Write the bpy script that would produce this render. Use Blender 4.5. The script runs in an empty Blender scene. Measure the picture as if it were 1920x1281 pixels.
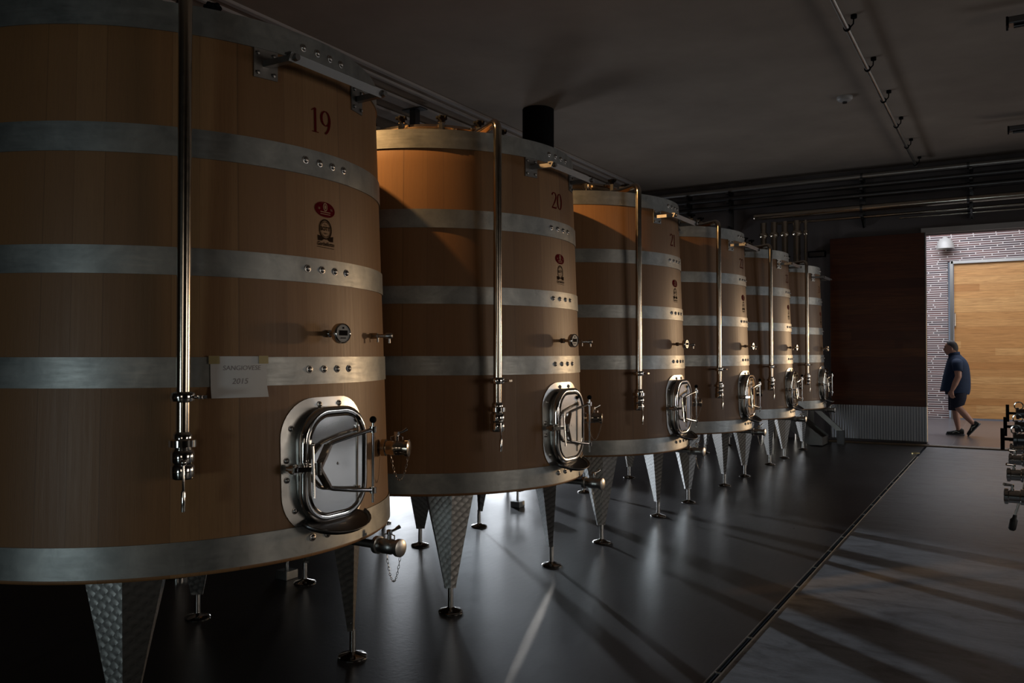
import bpy, math, random
from mathutils import Vector, Matrix
random.seed(7)
PI = math.pi
sc = bpy.context.scene
COL = sc.collection
R = math.radians

# ------------------------------------------------------------------ camera
cam_d = bpy.data.cameras.new('camera')
cam = bpy.data.objects.new('camera', cam_d); COL.objects.link(cam)
cam_d.sensor_width = 36.0; cam_d.lens = 1543.3 / 1920 * 36.0
cam_d.clip_start = 0.05; cam_d.clip_end = 200
cam.location = (0, 0, 1.6)
cam.rotation_euler = (R(90 + 0.887), 0, R(31.214))
sc.camera = cam

# ------------------------------------------------------------------ view
sc.view_settings.view_transform = 'Standard'
sc.view_settings.look = 'None'
sc.view_settings.gamma = 1.0
sc.view_settings.use_curve_mapping = False
sc.view_settings.exposure = 0.0
sc.cycles.use_denoising = True
sc.cycles.max_bounces = 8
sc.cycles.diffuse_bounces = 4
sc.cycles.glossy_bounces = 5
sc.cycles.sample_clamp_indirect = 2.5
sc.cycles.caustics_reflective = False
sc.cycles.caustics_refractive = False

# ------------------------------------------------------------------ world
w = bpy.data.worlds.new('evening_sky'); sc.world = w; w.use_nodes = True
w.node_tree.nodes['Background'].inputs[0].default_value = (0.55, 0.66, 0.85, 1)
w.node_tree.nodes['Background'].inputs[1].default_value = 0.25

# ------------------------------------------------------------------ lights
def aim(o, d):
    o.rotation_euler = Vector(d).to_track_quat('-Z', 'Y').to_euler()
def area(name, loc, d, sx, sy, power, col, spread=180):
    l = bpy.data.lights.new(name, 'AREA'); l.shape = 'RECTANGLE'; l.size = sx; l.size_y = sy
    l.energy = power; l.color = col; l.spread = R(spread)
    o = bpy.data.objects.new(name, l); o.location = loc; aim(o, d); COL.objects.link(o); return o
def spot(name, loc, d, ang, power, col, rad=.05, blend=.3):
    l = bpy.data.lights.new(name, 'SPOT'); l.spot_size = R(ang); l.spot_blend = blend
    l.energy = power; l.color = col; l.shadow_soft_size = rad
    o = bpy.data.objects.new(name, l); o.location = loc; aim(o, d); COL.objects.link(o); return o
# low evening sun coming in through the open doorway at the far end
s = bpy.data.lights.new('sun', 'SUN'); s.energy = .52; s.color = (1.0, .66, .36); s.angle = R(2.6)
so = bpy.data.objects.new('sun', s); COL.objects.link(so); aim(so, (-math.cos(R(65)), -math.sin(R(65)), -.012))
# daylight of the glazed door in the left wall, the rear window behind the camera
area('window_light_left', (-9.2, 11.45, .95), (1, -.16, -.10), 1.0, 1.5, 27, (.88, .93, 1.0), 130)
area('window_light_left_far', (-9.2, 14.9, .95), (1, -.35, -.10), 1.3, 1.5, 36, (.88, .93, 1.0), 130)
area('window_light_rear', (-1.5, -5.6, .95), (-.15, 1, 0), 1.0, .8, 14, (.78, .95, 1.0), 110)
area('window_light_rear_wide', (3.6, -5.6, 2.2), (-.5, 1, -.05), 2.4, 1.6, 9, (1.0, .86, .70), 120)  # unseen warm fill added behind the camera for the general level
area('window_light_right', (5.85, 11.1, 1.5), (-1, -.35, 0), .55, 2.0, 14, (.92, .95, 1.0), 140)
area('window_light_right_far', (5.85, 12.3, 1.5), (-1, -.35, 0), .55, 2.0, 14, (.92, .95, 1.0), 140)
# broad fill added on the aisle side to brighten the vat fronts
area('window_light_aisle', (5.85, 4.6, 1.7), (-1, .12, -.05), 3.4, 1.6, 34, (1.0, .88, .76), 140)
area('corridor_daylight', (-1.2, 20.2, 5.3), (.1, .15, -1), 4.0, 2.2, 235, (.90, .93, 1.0))
area('corridor_opening', (5.0, 18.6, 2.2), (-1, .25, -.1), 3.0, 3.0, 120, (1.0, .90, .78))
# warm ceiling lamp at the back left of the room
spot('warm_ceiling_lamp', (-4.1, 2.65, 4.5), (.6, 3.0, -2.5), 62, 760, (1.0, .56, .22), .04, .9)
# low daylight beam of the left window, running under the vats to the aisle
spot('window_beam', (-9.3, 11.3, 1.35), (8.3, -5.7, -1.35), 28, 4300, (.80, .90, 1.0), .06, .4)
streak = spot('sun_slit', (-7.0, 16.2, 1.3), (4.62, -12.05, -1.3), 1.0, 6500, (1.0, .93, .85), .015, .8); streak.scale = (.30, 1, 1)  # added spot, no slit there; draws the bright streak on the floor

# ------------------------------------------------------------------ mesh helper
class MB:
    def __init__(s): s.v = []; s.f = []; s.sm = []
    def add(s, vs, fs, smooth=False):
        o = len(s.v); s.v += [tuple(p) for p in vs]
        s.f += [tuple(i + o for i in f) for f in fs]; s.sm += [smooth] * len(fs); return s
    def box(s, c, d, M=None):
        x, y, z = d[0] / 2, d[1] / 2, d[2] / 2
        vs = [Vector((a * x, b * y, e * z)) for a in (-1, 1) for b in (-1, 1) for e in (-1, 1)]
        if M is not None: vs = [M @ p for p in vs]
        vs = [p + Vector(c) for p in vs]
        return s.add(vs, [(0, 1, 3, 2), (4, 6, 7, 5), (0, 4, 5, 1), (2, 3, 7, 6), (0, 2, 6, 4), (1, 5, 7, 3)])
    def bar(s, p0, p1, w, h, up=(0, 0, 1)):
        p0 = Vector(p0); p1 = Vector(p1); d = (p1 - p0)
        X = d.normalized(); Y = Vector(up).cross(X)
        if Y.length < 1e-4: Y = Vector((0, 1, 0)).cross(X)
        Y.normalize(); Z = X.cross(Y)
        M = Matrix((X, Y, Z)).transposed()
        return s.box((p0 + p1) / 2, (d.length, w, h), M)
    def rings(s, rings, closed=True, cap=True, smooth=True, loop=False):
        n = len(rings[0]); vs = [p for r in rings for p in r]; fs = []
        m = len(rings)
        for i in range(m if loop else m - 1):
            a = i * n; b = ((i + 1) % m) * n
            for j in range(n if closed else n - 1):
                k = (j + 1) % n
                fs.append((a + j, a + k, b + k, b + j))
        s.add(vs, fs, smooth)
        if cap and not loop:
            s.add(rings[0], [tuple(range(n))[::-1]]); s.add(rings[-1], [tuple(range(n))])
        return s
    def tube(s, pts, r, n=10, closed=False, smooth=True):
        pts = [Vector(p) for p in pts]; m = len(pts)
        rs = r if isinstance(r, (list, tuple)) else [r] * m
        up = None; rings = []
        for i, p in enumerate(pts):
            a = pts[(i - 1) % m] if (closed or i > 0) else pts[i]
            b = pts[(i + 1) % m] if (closed or i < m - 1) else pts[i]
            t = (b - a).normalized()
            if up is None:
                up = t.orthogonal().normalized()
            else:
                up = (up - t * up.dot(t)); up.normalize()
            q = t.cross(up)
            rings.append([p + (up * math.cos(2 * PI * j / n) + q * math.sin(2 * PI * j / n)) * rs[i] for j in range(n)])
        return s.rings(rings, True, not closed, smooth, closed)
    def cyl(s, p0, p1, r, n=16, r1=None, smooth=True):
        return s.tube([p0, p1], [r, r if r1 is None else r1], n, False, smooth)
    def lathe(s, prof, c=(0, 0, 0), axis=(0, 0, 1), n=32, cap=True):
        # prof: (radius, height) along axis
        A = Vector(axis).normalized(); U = A.orthogonal().normalized(); W = A.cross(U); c = Vector(c)
        return s.rings([[c + A * h + (U * math.cos(2 * PI * j / n) + W * math.sin(2 * PI * j / n)) * max(r, 1e-4) for j in range(n)] for r, h in prof], True, cap)
    def sphere(s, c, r, n=14, sc_=(1, 1, 1)):
        c = Vector(c); m = n // 2; rings = []
        for i in range(m + 1):
            t = PI * i / m; rr = max(math.sin(t), 1e-3)
            rings.append([c + Vector((r * sc_[0] * rr * math.cos(2 * PI * j / n), r * sc_[1] * rr * math.sin(2 * PI * j / n), -r * sc_[2] * math.cos(t))) for j in range(n)])
        return s.rings(rings)
    def build(s, name, mat, parent=None, bevel=0, loc=None, rot=None, auto=0):
        me = bpy.data.meshes.new(name); me.from_pydata(s.v, [], s.f)
        me.polygons.foreach_set('use_smooth', s.sm); me.materials.append(mat); me.update()
        import bmesh
        bm = bmesh.new(); bm.from_mesh(me); bmesh.ops.recalc_face_normals(bm, faces=bm.faces)
        for e_ in bm.edges:
            if len(e_.link_faces) == 2 and e_.calc_face_angle() > R(50): e_.smooth = False
        if auto:
            for f_ in bm.faces: f_.smooth = True
            for e_ in bm.edges:
                if len(e_.link_faces) == 2 and e_.calc_face_angle() > R(auto): e_.smooth = False
        bm.to_mesh(me); bm.free()
        o = bpy.data.objects.new(name, me); COL.objects.link(o)
        if parent is not None: o.parent = parent
        if loc is not None: o.location = loc
        if rot is not None: o.rotation_euler = rot
        if bevel:
            b = o.modifiers.new('bevel', 'BEVEL'); b.width = bevel; b.segments = 2; b.limit_method = 'ANGLE'; b.angle_limit = R(40)
        return o
def tag(o, label, cat, group=None):
    o['label'] = label; o['category'] = cat
    if group: o['group'] = group
    return o
def thing(name, label, cat, loc=(0, 0, 0), rz=0, group=None):
    o = bpy.data.objects.new(name, None); o.empty_display_size = .2; COL.objects.link(o)
    o.location = loc; o.rotation_euler = (0, 0, rz); return tag(o, label, cat, group)
def struct(o): o['kind'] = 'structure'; return o
def kids(o): return [c for c in bpy.data.objects if c.parent == o]

# ------------------------------------------------------------------ materials
class NT:
    def __init__(s, name):
        s.m = bpy.data.materials.new(name); s.m.use_nodes = True; s.t = s.m.node_tree
        s.b = s.t.nodes['Principled BSDF']; s.tc = s.t.nodes.new('ShaderNodeTexCoord')
    def n(s, ty, **kw):
        nd = s.t.nodes.new('ShaderNode' + ty)
        for k, v in kw.items(): setattr(nd, k, v)
        return nd
    def l(s, a, b): s.t.links.new(a, b)
    def setin(s, nd, i, v):
        if isinstance(v, bpy.types.NodeSocket): s.l(v, nd.inputs[i])
        else: nd.inputs[i].default_value = v
    def math(s, op, a, b=0.0, c=0.0):
        nd = s.n('Math', operation=op); s.setin(nd, 0, a); s.setin(nd, 1, b)
        if op in ('MULTIPLY_ADD',): s.setin(nd, 2, c)
        return nd.outputs[0]
    def noise(s, vec, scale, detail=3, rough=.55, dist=0):
        nd = s.n('TexNoise'); s.l(vec, nd.inputs['Vector'])
        nd.inputs['Scale'].default_value = scale; nd.inputs['Detail'].default_value = detail
        nd.inputs['Roughness'].default_value = rough; nd.inputs['Distortion'].default_value = dist
        return nd.outputs[0]
    def mapping(s, vec, sc_=(1, 1, 1), loc=(0, 0, 0), rot=(0, 0, 0)):
        nd = s.n('Mapping'); s.l(vec, nd.inputs[0]); nd.inputs['Scale'].default_value = sc_
        nd.inputs['Location'].default_value = loc; nd.inputs['Rotation'].default_value = rot; return nd.outputs[0]
    def ramp(s, fac, stops):
        nd = s.n('ValToRGB'); s.setin(nd, 0, fac); e = nd.color_ramp.elements
        while len(e) < len(stops): e.new(.5)
        for i, (p, c) in enumerate(stops): e[i].position = p; e[i].color = c if len(c) == 4 else (*c, 1)
        return nd.outputs[0]
    def comb(s, x, y, z):
        nd = s.n('CombineXYZ'); s.setin(nd, 0, x); s.setin(nd, 1, y); s.setin(nd, 2, z); return nd.outputs[0]
    def mix(s, fac, a, b, mode='MIX'):
        nd = s.n('MixRGB', blend_type=mode); s.setin(nd, 0, fac); s.setin(nd, 1, a); s.setin(nd, 2, b); return nd.outputs[0]
    def bump(s, h, strength, dist=.002):
        nd = s.n('Bump'); s.l(h, nd.inputs['Height']); nd.inputs['Strength'].default_value = strength
        nd.inputs['Distance'].default_value = dist; s.l(nd.outputs[0], s.b.inputs['Normal'])
    def set(s, col=None, rough=None, metal=None, spec=None, coat=None):
        if col is not None: s.setin(s.b, 'Base Color', (*col, 1) if isinstance(col, tuple) and len(col) == 3 else col)
        if rough is not None: s.setin(s.b, 'Roughness', rough)
        if metal is not None: s.setin(s.b, 'Metallic', metal)
        if spec is not None: s.setin(s.b, 'Specular IOR Level', spec)
        if coat is not None: s.b.inputs['Coat Weight'].default_value = coat
        return s
def plain(name, col, rough=.5, metal=0.0, spec=.5, var=.12, vs=12):
    t = NT(name); nz = t.noise(t.tc.outputs['Object'], vs, 4)
    c = t.mix(nz, (*[x * (1 - var) for x in col], 1), (*[min(1, x * (1 + var)) for x in col], 1))
    t.set(c, rough, metal, spec); return t.m

# oak staves of a vat: colour changes from stave to stave, grain runs upward
t = NT('oak_staves')
sep = t.n('SeparateXYZ'); t.l(t.tc.outputs['Object'], sep.inputs[0]); X, Y, Z = sep.outputs
ang = t.math('ARCTAN2', Y, X)
oi = t.n('ObjectInfo')
NS = 42
a = t.math('MULTIPLY', ang, NS / (2 * PI))
a = t.math('ADD', a, t.math('MULTIPLY', oi.outputs['Random'], 7.0))
wob = t.math('ADD', a, t.math('MULTIPLY', t.math('SINE', t.math('MULTIPLY', a, 2.3)), .28))
idn = t.math('FLOOR', wob); fr = t.math('FRACT', wob)
wn = t.n('TexWhiteNoise', noise_dimensions='1D'); t.l(idn, wn.inputs['W'])
arc = t.math('MULTIPLY', ang, 1.06)
gv = t.comb(t.math('MULTIPLY', arc, 60.0), t.math('MULTIPLY', idn, 3.7), t.math('MULTIPLY', Z, 1.6))
g1 = t.noise(gv, 1.0, 6, .65, .6)
g2 = t.noise(t.comb(t.math('MULTIPLY', arc, 260.0), 0.0, t.math('MULTIPLY', Z, 9.0)), 1.0, 3, .6)
g3 = t.noise(t.comb(t.math('MULTIPLY', arc, 3.0), 2.0, t.math('MULTIPLY', Z, 1.2)), 1.0, 3, .5)
base = t.ramp(wn.outputs['Value'], [(0, (.215, .104, .040)), (.35, (.265, .137, .055)), (.7, (.31, .168, .072)), (1, (.36, .205, .092))])
base = t.mix(t.math('MULTIPLY', g1, .85), base, (.15, .068, .026, 1))
base = t.mix(t.math('MULTIPLY', t.math('GREATER_THAN', g2, .58), .22), base, (.12, .055, .02, 1))
base = t.mix(t.math('MULTIPLY', g3, .35), base, (.40, .21, .085, 1))
seam = t.math('MINIMUM', fr, t.math('SUBTRACT', 1.0, fr))
sm = t.math('LESS_THAN', seam, .010)
base = t.mix(t.math('MULTIPLY', sm, .35), base, (.05, .025, .01, 1))
t.set(base, t.math('MULTIPLY_ADD', g1, .2, .36), 0.0, .45)
t.bump(t.math('SUBTRACT', t.math('MULTIPLY', g2, .5), t.math('MULTIPLY', sm, 1.0)), .35, .002)
M_OAK = t.m

t = NT('galvanised_hoop')
sep = t.n('SeparateXYZ'); t.l(t.tc.outputs['Object'], sep.inputs[0]); X, Y, Z = sep.outputs
ang = t.math('ARCTAN2', Y, X)
h1 = t.noise(t.comb(t.math('MULTIPLY', ang, 9.0), 0.0, t.math('MULTIPLY', Z, 60.0)), 1.0, 5, .6)
h2 = t.noise(t.tc.outputs['Object'], 9, 4, .6, .5)
c = t.ramp(h2, [(.3, (.22, .23, .225)), (.7, (.38, .385, .37))])
c = t.mix(t.math('MULTIPLY', h1, .3), c, (.24, .245, .24, 1))
t.set(c, t.math('MULTIPLY_ADD', h1, .22, .33), .85); t.bump(h1, .12, .001); M_HOOP = t.m

def metal(name, col, rough, bs=0.0, sc_=40):
    t = NT(name); nz = t.noise(t.tc.outputs['Object'], sc_, 4)
    t.set((*col,), t.math('MULTIPLY_ADD', nz, rough * .5, rough * .75), 1.0)
    if bs: t.bump(nz, bs, .001)
    return t.m
M_CHROME = metal('polished_steel', (.72, .70, .67), .10, 0, 5)
M_STEEL = metal('brushed_steel', (.52, .51, .49), .34, .08)
M_BOLT = metal('bolt_steel', (.42, .40, .38), .34)
M_DARKSTEEL = metal('dark_steel', (.16, .16, .165), .35)
M_RAIL = metal('dull_rail_steel', (.26, .25, .24), .4)
M_BRONZE = metal('tinted_pipe_steel', (.62, .55, .46), .16)
M_BLACK = plain('black_plastic', (.008, .008, .009), .7, 0.0, .04)
M_RUBBER = plain('black_rubber', (.02, .02, .02), .6)
M_PAPER = plain('white_paper', (.70, .68, .66), .75, var=.05)
M_TAPE = plain('yellowed_tape', (.45, .36, .16), .5)
M_INK = plain('grey_ink', (.30, .26, .27), .8)
M_RED = plain('red_paint', (.11, .009, .010), .95, 0.0, 0.0)
M_EMBRED = plain('emblem_red_print', (.13, .008, .014), .95, 0.0, 0.0)
M_EMBPALE = plain('emblem_pale_print', (.42, .27, .18), .95, 0.0, 0.0)
M_EMBBLK = plain('emblem_dark_print', (.035, .022, .014), .95, 0.0, 0.0)
M_FACE = plain('dial_face', (.35, .35, .34), .25)

# engine-turned steel of the legs
t = NT('engine_turned_steel')
sep = t.n('SeparateXYZ'); t.l(t.tc.outputs['Object'], sep.inputs[0]); X, Y, Z = sep.outputs
u0 = t.math('ADD', Y, t.math('MULTIPLY', X, .7)); u = t.math('MULTIPLY', t.math('ADD', u0, Z), 21.0); v = t.math('MULTIPLY', t.math('SUBTRACT', Z, u0), 21.0)
row = t.math('FLOOR', v)
us = t.math('ADD', u, t.math('MULTIPLY', t.math('MODULO', row, 2.0), .5))
fu = t.math('SUBTRACT', t.math('FRACT', us), .5); fv = t.math('FRACT', v)
d = t.math('SQRT', t.math('ADD', t.math('MULTIPLY', fu, fu), t.math('MULTIPLY', fv, fv)))
sw = t.n('TexNoise'); t.l(t.comb(t.math('MULTIPLY', d, 26.0), row, 0.0), sw.inputs['Vector']); sw.inputs['Scale'].default_value = 1.0
hgt = t.math('ADD', t.math('MULTIPLY', d, -1.0), t.math('MULTIPLY', sw.outputs[0], .12))
c = t.ramp(d, [(.0, (.50, .49, .475)), (.55, (.40, .39, .375)), (.85, (.22, .215, .205))])
t.set(c, t.math('MULTIPLY_ADD', d, .15, .26), 1.0)
t.bump(hgt, .45, .0035); M_TURN = t.m

# resin floor
t = NT('dark_resin_floor')
oc = t.tc.outputs['Object']
n1 = t.noise(t.mapping(oc, (1, 1, 1)), .9, 4, .6); n2 = t.noise(oc, 28, 5, .65); n3 = t.noise(t.mapping(oc, (14, 2.2, 1), rot=(0, 0, .35)), 2.2, 4, .6)
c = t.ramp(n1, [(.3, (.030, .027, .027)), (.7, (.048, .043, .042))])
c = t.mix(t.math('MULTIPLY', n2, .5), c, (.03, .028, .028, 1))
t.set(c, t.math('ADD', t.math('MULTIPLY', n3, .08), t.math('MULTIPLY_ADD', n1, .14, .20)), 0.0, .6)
t.bump(t.math('ADD', n2, t.math('MULTIPLY', n3, .35)), .16, .004); M_FLOOR = t.m
t = NT('stained_concrete_floor')
oc = t.tc.outputs['Object']
n1 = t.noise(t.mapping(oc, (1.2, 2.6, 1), rot=(0, 0, -.4)), 2.2, 6, .68, 1.2); n2 = t.noise(oc, 34, 5, .7)
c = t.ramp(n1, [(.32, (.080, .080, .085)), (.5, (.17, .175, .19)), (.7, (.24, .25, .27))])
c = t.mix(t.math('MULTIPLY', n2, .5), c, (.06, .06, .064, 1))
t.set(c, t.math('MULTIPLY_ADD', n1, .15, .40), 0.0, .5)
t.bump(n2, .3, .004); M_FLOOR2 = t.m

t = NT('passage_floor_tiles')
oc = t.tc.outputs['Object']; br = t.n('TexBrick'); t.l(oc, br.inputs['Vector']); br.offset = 0
for nm_, v_ in (('Color1', (.13, .12, .125, 1)), ('Color2', (.11, .10, .11, 1)), ('Mortar', (.22, .20, .20, 1))): br.inputs[nm_].default_value = v_
br.inputs['Scale'].default_value = 1; br.inputs['Mortar Size'].default_value = .006; br.inputs['Brick Width'].default_value = .9; br.inputs['Row Height'].default_value = .9
t.set(br.outputs['Color'], .28, 0, .5); M_FLOOR3 = t.m
def plaster(name, c0, c1, rough=.85):
    t = NT(name); n1 = t.noise(t.tc.outputs['Object'], .7, 4, .6); n2 = t.noise(t.tc.outputs['Object'], 60, 3)
    t.set(t.ramp(n1, [(.3, c0), (.7, c1)]), rough, 0.0, .2); t.bump(n2, .15, .002); return t.m
M_CEIL = plaster('ceiling_plaster', (.27, .225, .19), (.36, .30, .25))
M_LIGHTSTREAK = plaster('pale_tray_paint', (.40, .37, .36), (.46, .43, .42))  # paler tone stands for streaks of light on the ceiling plaster
M_WALL = plaster('wall_plaster', (.15, .135, .135), (.19, .17, .17))
M_WALLD = plaster('dim_wall_plaster', (.12, .11, .105), (.15, .14, .13))
M_BEAM = plaster('pale_beam', (.55, .52, .50), (.62, .6, .58))

def planks(name, cols, h, rough=.45):
    t = NT(name); sep = t.n('SeparateXYZ'); t.l(t.tc.outputs['Object'], sep.inputs[0]); X, Y, Z = sep.outputs
    r = t.math('MULTIPLY', Z, 1 / h); idn = t.math('FLOOR', r); fr = t.math('FRACT', r)
    xs = t.math('FLOOR', t.math('MULTIPLY', t.math('ADD', X, t.math('MULTIPLY', idn, .73)), .16))
    wn = t.n('TexWhiteNoise', noise_dimensions='2D'); t.l(t.comb(idn, xs, 0.0), wn.inputs['Vector'])
    g = t.noise(t.comb(t.math('MULTIPLY', X, 2.2), t.math('MULTIPLY', idn, 5.1), t.math('MULTIPLY', Z, 42.0)), 1.0, 6, .62, .8)
    c = t.ramp(wn.outputs['Value'], cols)
    c = t.mix(t.ramp(g, [(.35, (0, 0, 0)), (.7, (.75, .75, .75))]), c, (*[q * .6 for q in cols[0][1]], 1))
    e = t.math('LESS_THAN', fr, .022); c = t.mix(t.math('MULTIPLY', e, .6), c, (*[q * .25 for q in cols[0][1]], 1))
    t.set(c, rough, 0.0, .4); t.bump(t.math('SUBTRACT', t.math('MULTIPLY', g, .3), e), .3, .003); return t.m
M_DOORDARK = planks('dark_larch_planks', [(0, (.07, .016, .005)), (.5, (.10, .026, .008)), (1, (.135, .042, .011))], .155, .42)
M_DOORLIGHT = planks('golden_larch_planks', [(0, (.50, .23, .075)), (.5, (.62, .32, .115)), (1, (.70, .40, .16))], .175, .5)

t = NT('thin_brick_wall')
sep = t.n('SeparateXYZ'); t.l(t.tc.outputs['Object'], sep.inputs[0]); X, Y, Z = sep.outputs
br = t.n('TexBrick'); wr = t.n('TexWhiteNoise', noise_dimensions='1D'); t.l(t.math('FLOOR', t.math('MULTIPLY', Z, 1 / .054)), wr.inputs['W'])
t.l(t.comb(t.math('ADD', X, t.math('MULTIPLY', wr.outputs['Value'], .9)), Z, 0.0), br.inputs['Vector'])
br.offset = 0.0; br.offset_frequency = 2; br.squash = 1.0; br.squash_frequency = 3
br.inputs['Color1'].default_value = (.19, .10, .095, 1); br.inputs['Color2'].default_value = (.05, .042, .052, 1)
br.inputs['Mortar'].default_value = (.66, .62, .62, 1)
br.inputs['Scale'].default_value = 1.0; br.inputs['Mortar Size'].default_value = .0125; br.inputs['Mortar Smooth'].default_value = .25
br.inputs['Bias'].default_value = 0.0; br.inputs['Brick Width'].default_value = .48; br.inputs['Row Height'].default_value = .054
nz = t.noise(t.tc.outputs['Object'], 6, 5, .7)
c = t.mix(t.math('MULTIPLY', nz, .2), br.outputs['Color'], (.36, .27, .26, 1))
t.set(c, .85, 0.0, .2); t.bump(t.math('SUBTRACT', nz, br.outputs['Fac']), .5, .01); M_BRICK = t.m

t = NT('ribbed_steel_sheet')
sep = t.n('SeparateXYZ'); t.l(t.tc.outputs['Object'], sep.inputs[0]); X, Y, Z = sep.outputs
wv = t.math('SINE', t.math('MULTIPLY', X, 2 * PI / .045))
t.set((.30, .31, .33), .38, .9); t.bump(wv, .5, .006); M_RIB = t.m
t = NT('day_lit_pane'); t.set((.1, .1, .1), .2)
t.b.inputs['Emission Color'].default_value = (.86, .92, 1, 1); t.b.inputs['Emission Strength'].default_value = 1.6; M_PANE = t.m
M_FRAME = plain('grey_window_frame', (.10, .10, .10), .4)
M_SKIN = plain('skin', (.50, .28, .21), .5, var=.08, vs=20)
M_HAIR = plain('short_dark_grey_hair', (.035, .032, .034), .7, var=.5, vs=90)
M_SHIRT = plain('navy_shirt_cloth', (.009, .028, .078), .8, var=.25, vs=16)
M_SHORTS = plain('navy_shorts_cloth', (.014, .018, .040), .85, var=.3, vs=22)
M_SHOE = plain('dark_shoe_fabric', (.018, .024, .024), .7)
M_SOLE = plain('grey_shoe_sole', (.10, .11, .12), .6)
M_LACE = plain('pale_shoe_trim', (.35, .40, .36), .6)
M_CAP = plain('lamp_shade_grey', (.42, .41, .40), .45)
M_BRASS = metal('brass', (.85, .70, .35), .2)
M_TRIM = plain('worn_threshold_edge', (.13, .085, .045), .55)

# ------------------------------------------------------------------ room
XR, YR, YF, ZC, XL = 6.0, -6.0, 16.4, 5.02, -9.4
DX0, DX1, DZ = -1.29, 4.6, 3.74
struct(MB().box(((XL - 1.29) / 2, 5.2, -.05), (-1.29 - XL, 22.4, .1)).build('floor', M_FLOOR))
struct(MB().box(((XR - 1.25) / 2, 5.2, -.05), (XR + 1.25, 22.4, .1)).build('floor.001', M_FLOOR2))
struct(MB().box((-.5, 20.0, -.05), (17.8, 7.2, .1)).build('floor.002', M_FLOOR3))
struct(MB().box(((XL + XR) / 2, 5.2, ZC + .06), (XR - XL, 22.6, .12)).build('ceiling', M_CEIL))
b = MB(); b.box(((XL + DX0) / 2, YF + .1, ZC / 2), (DX0 - XL, .2, ZC)); b.box(((DX0 + DX1) / 2, YF + .1, (DZ + ZC) / 2), (DX1 - DX0, .2, ZC - DZ))
b.box(((DX1 + XR) / 2, YF + .1, ZC / 2), (XR - DX1, .2, ZC)); struct(b.build('wall_back', M_WALL))
b = MB(); WZ0, WZ1 = .10, 1.75; WINS = ((10.95, 11.95), (14.2, 15.6))
b.box((XL - .1, (YR + YF) / 2, (WZ1 + ZC) / 2), (.2, YF - YR, ZC - WZ1)); b.box((XL - .1, (YR + YF) / 2, WZ0 / 2), (.2, YF - YR, WZ0))
for y0_, y1_ in ((YR, WINS[0][0]), (WINS[0][1], WINS[1][0]), (WINS[1][1], YF)): b.box((XL - .1, (y0_ + y1_) / 2, (WZ0 + WZ1) / 2), (.2, y1_ - y0_, WZ1 - WZ0))
struct(b.build('wall_left', M_WALLD))
struct(MB().box((XR + .1, 5.2, ZC / 2), (.2, 22.4, ZC)).build('wall_right', M_WALLD))
struct(MB().box(((XL + XR) / 2, YR - .1, ZC / 2), (XR - XL, .2, ZC)).build('wall_front', M_WALLD))
# glazed door in the left wall
for wi, (W0, W1) in enumerate(WINS):
    wf = MB()
    for y in (W0 + .03, (W0 + W1) / 2, W1 - .03): wf.box((XL - .02, y, (WZ0 + WZ1) / 2), (.09, .06, WZ1 - WZ0))
    for z in (WZ0 + .03, WZ1 - .03): wf.box((XL - .02, (W0 + W1) / 2, z), (.08, W1 - W0, .06))
    win = struct(wf.build('window_%d' % (wi + 1), M_FRAME))
    MB().box((XL - .1, (W0 + W1) / 2, (WZ0 + WZ1) / 2), (.02, W1 - W0, WZ1 - WZ0)).build('pane', M_PANE, win)

# far end: the sliding door, its kick plate, the doorway edge and the threshold
d1 = struct(MB().box((-2.08, 16.22, 2.21), (1.58, .07, 3.08)).build('door_1', M_DOORDARK, bevel=.004))
MB().box((-2.08, 16.215, .365), (1.58, .075, .61)).build('kick_plate', M_RIB, d1)
MB().box((-1.277, 16.215, .365), (.022, .085, .61)).build('edge_strip', M_STEEL, d1)
MB().box((-1.28, 16.22, 2.21), (.018, .08, 3.08)).build('edge_strip', M_FRAME, d1)
struct(MB().box((1.6, 16.31, DZ + .05), (5.9, .05, .10)).build('trim_1', M_BEAM))
struct(MB().box((.9, 16.0, .012), (7.6, .16, .024)).build('trim_2', M_TRIM, bevel=.004))

# outer passage behind the doorway
YB = 23.1
b = MB(); b.box((-5.4, YB + .1, 2.75), (8.14, .2, 5.5)); b.box((.3, YB + .1, (3.9 + 5.5) / 2), (3.26, .2, 1.6)); b.box((5.2, YB + .1, (2.45 + 5.5) / 2), (6.6, .2, 3.05)); struct(b.build('wall_outer', M_BRICK))  # lintel on the right: unseen, added to keep sun off the vat tops
struct(MB().box((-.5, YB - .02, 5.0), (6.2, .10, .7)).build('trim_3', M_BEAM))
d2 = struct(MB().box((.36, YB + .02, 1.93), (3.1, .08, 3.80)).build('door_2', M_DOORLIGHT))
MB().box((-1.24, YB - .03, 1.95), (.07, .14, 3.9)).build('door_frame', M_STEEL, d2)
MB().box((.3, YB - .03, 3.87), (3.1, .14, .07)).build('door_frame', M_STEEL, d2)
b = MB(); b.box((-1.17, YB - .06, 2.45), (.02, .02, .35)); b.cyl((-1.17, YB - .06, 2.3), (-1.17, YB - .06, 2.6), .014); b.build('door_handle', M_CHROME, d2)
struct(MB().box((-.5, 19.85, 5.56), (17.8, 6.9, .12)).build('ceiling.001', M_CEIL))
struct(MB().box((-9.3, 19.85, 2.75), (.2, 6.9, 5.5)).build('wall_outer_left', M_WALL))
# lamp on the brick wall
lp = thing('wall_lamp', 'dome-shaped pale metal lamp high on the brick wall of the passage', 'lamp', (-1.36, YB - .25, 4.2))
MB().lathe([(.03, .30), (.06, .27), (.14, .22), (.185, .12), (.20, .0), (.19, .0), (.17, .1), (.05, .2)], n=24, cap=False).build('lamp_shade', M_CAP, lp)
MB().cyl((0, 0, .28), (0, .27, .34), .018).build('arm', M_CAP, lp)

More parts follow.
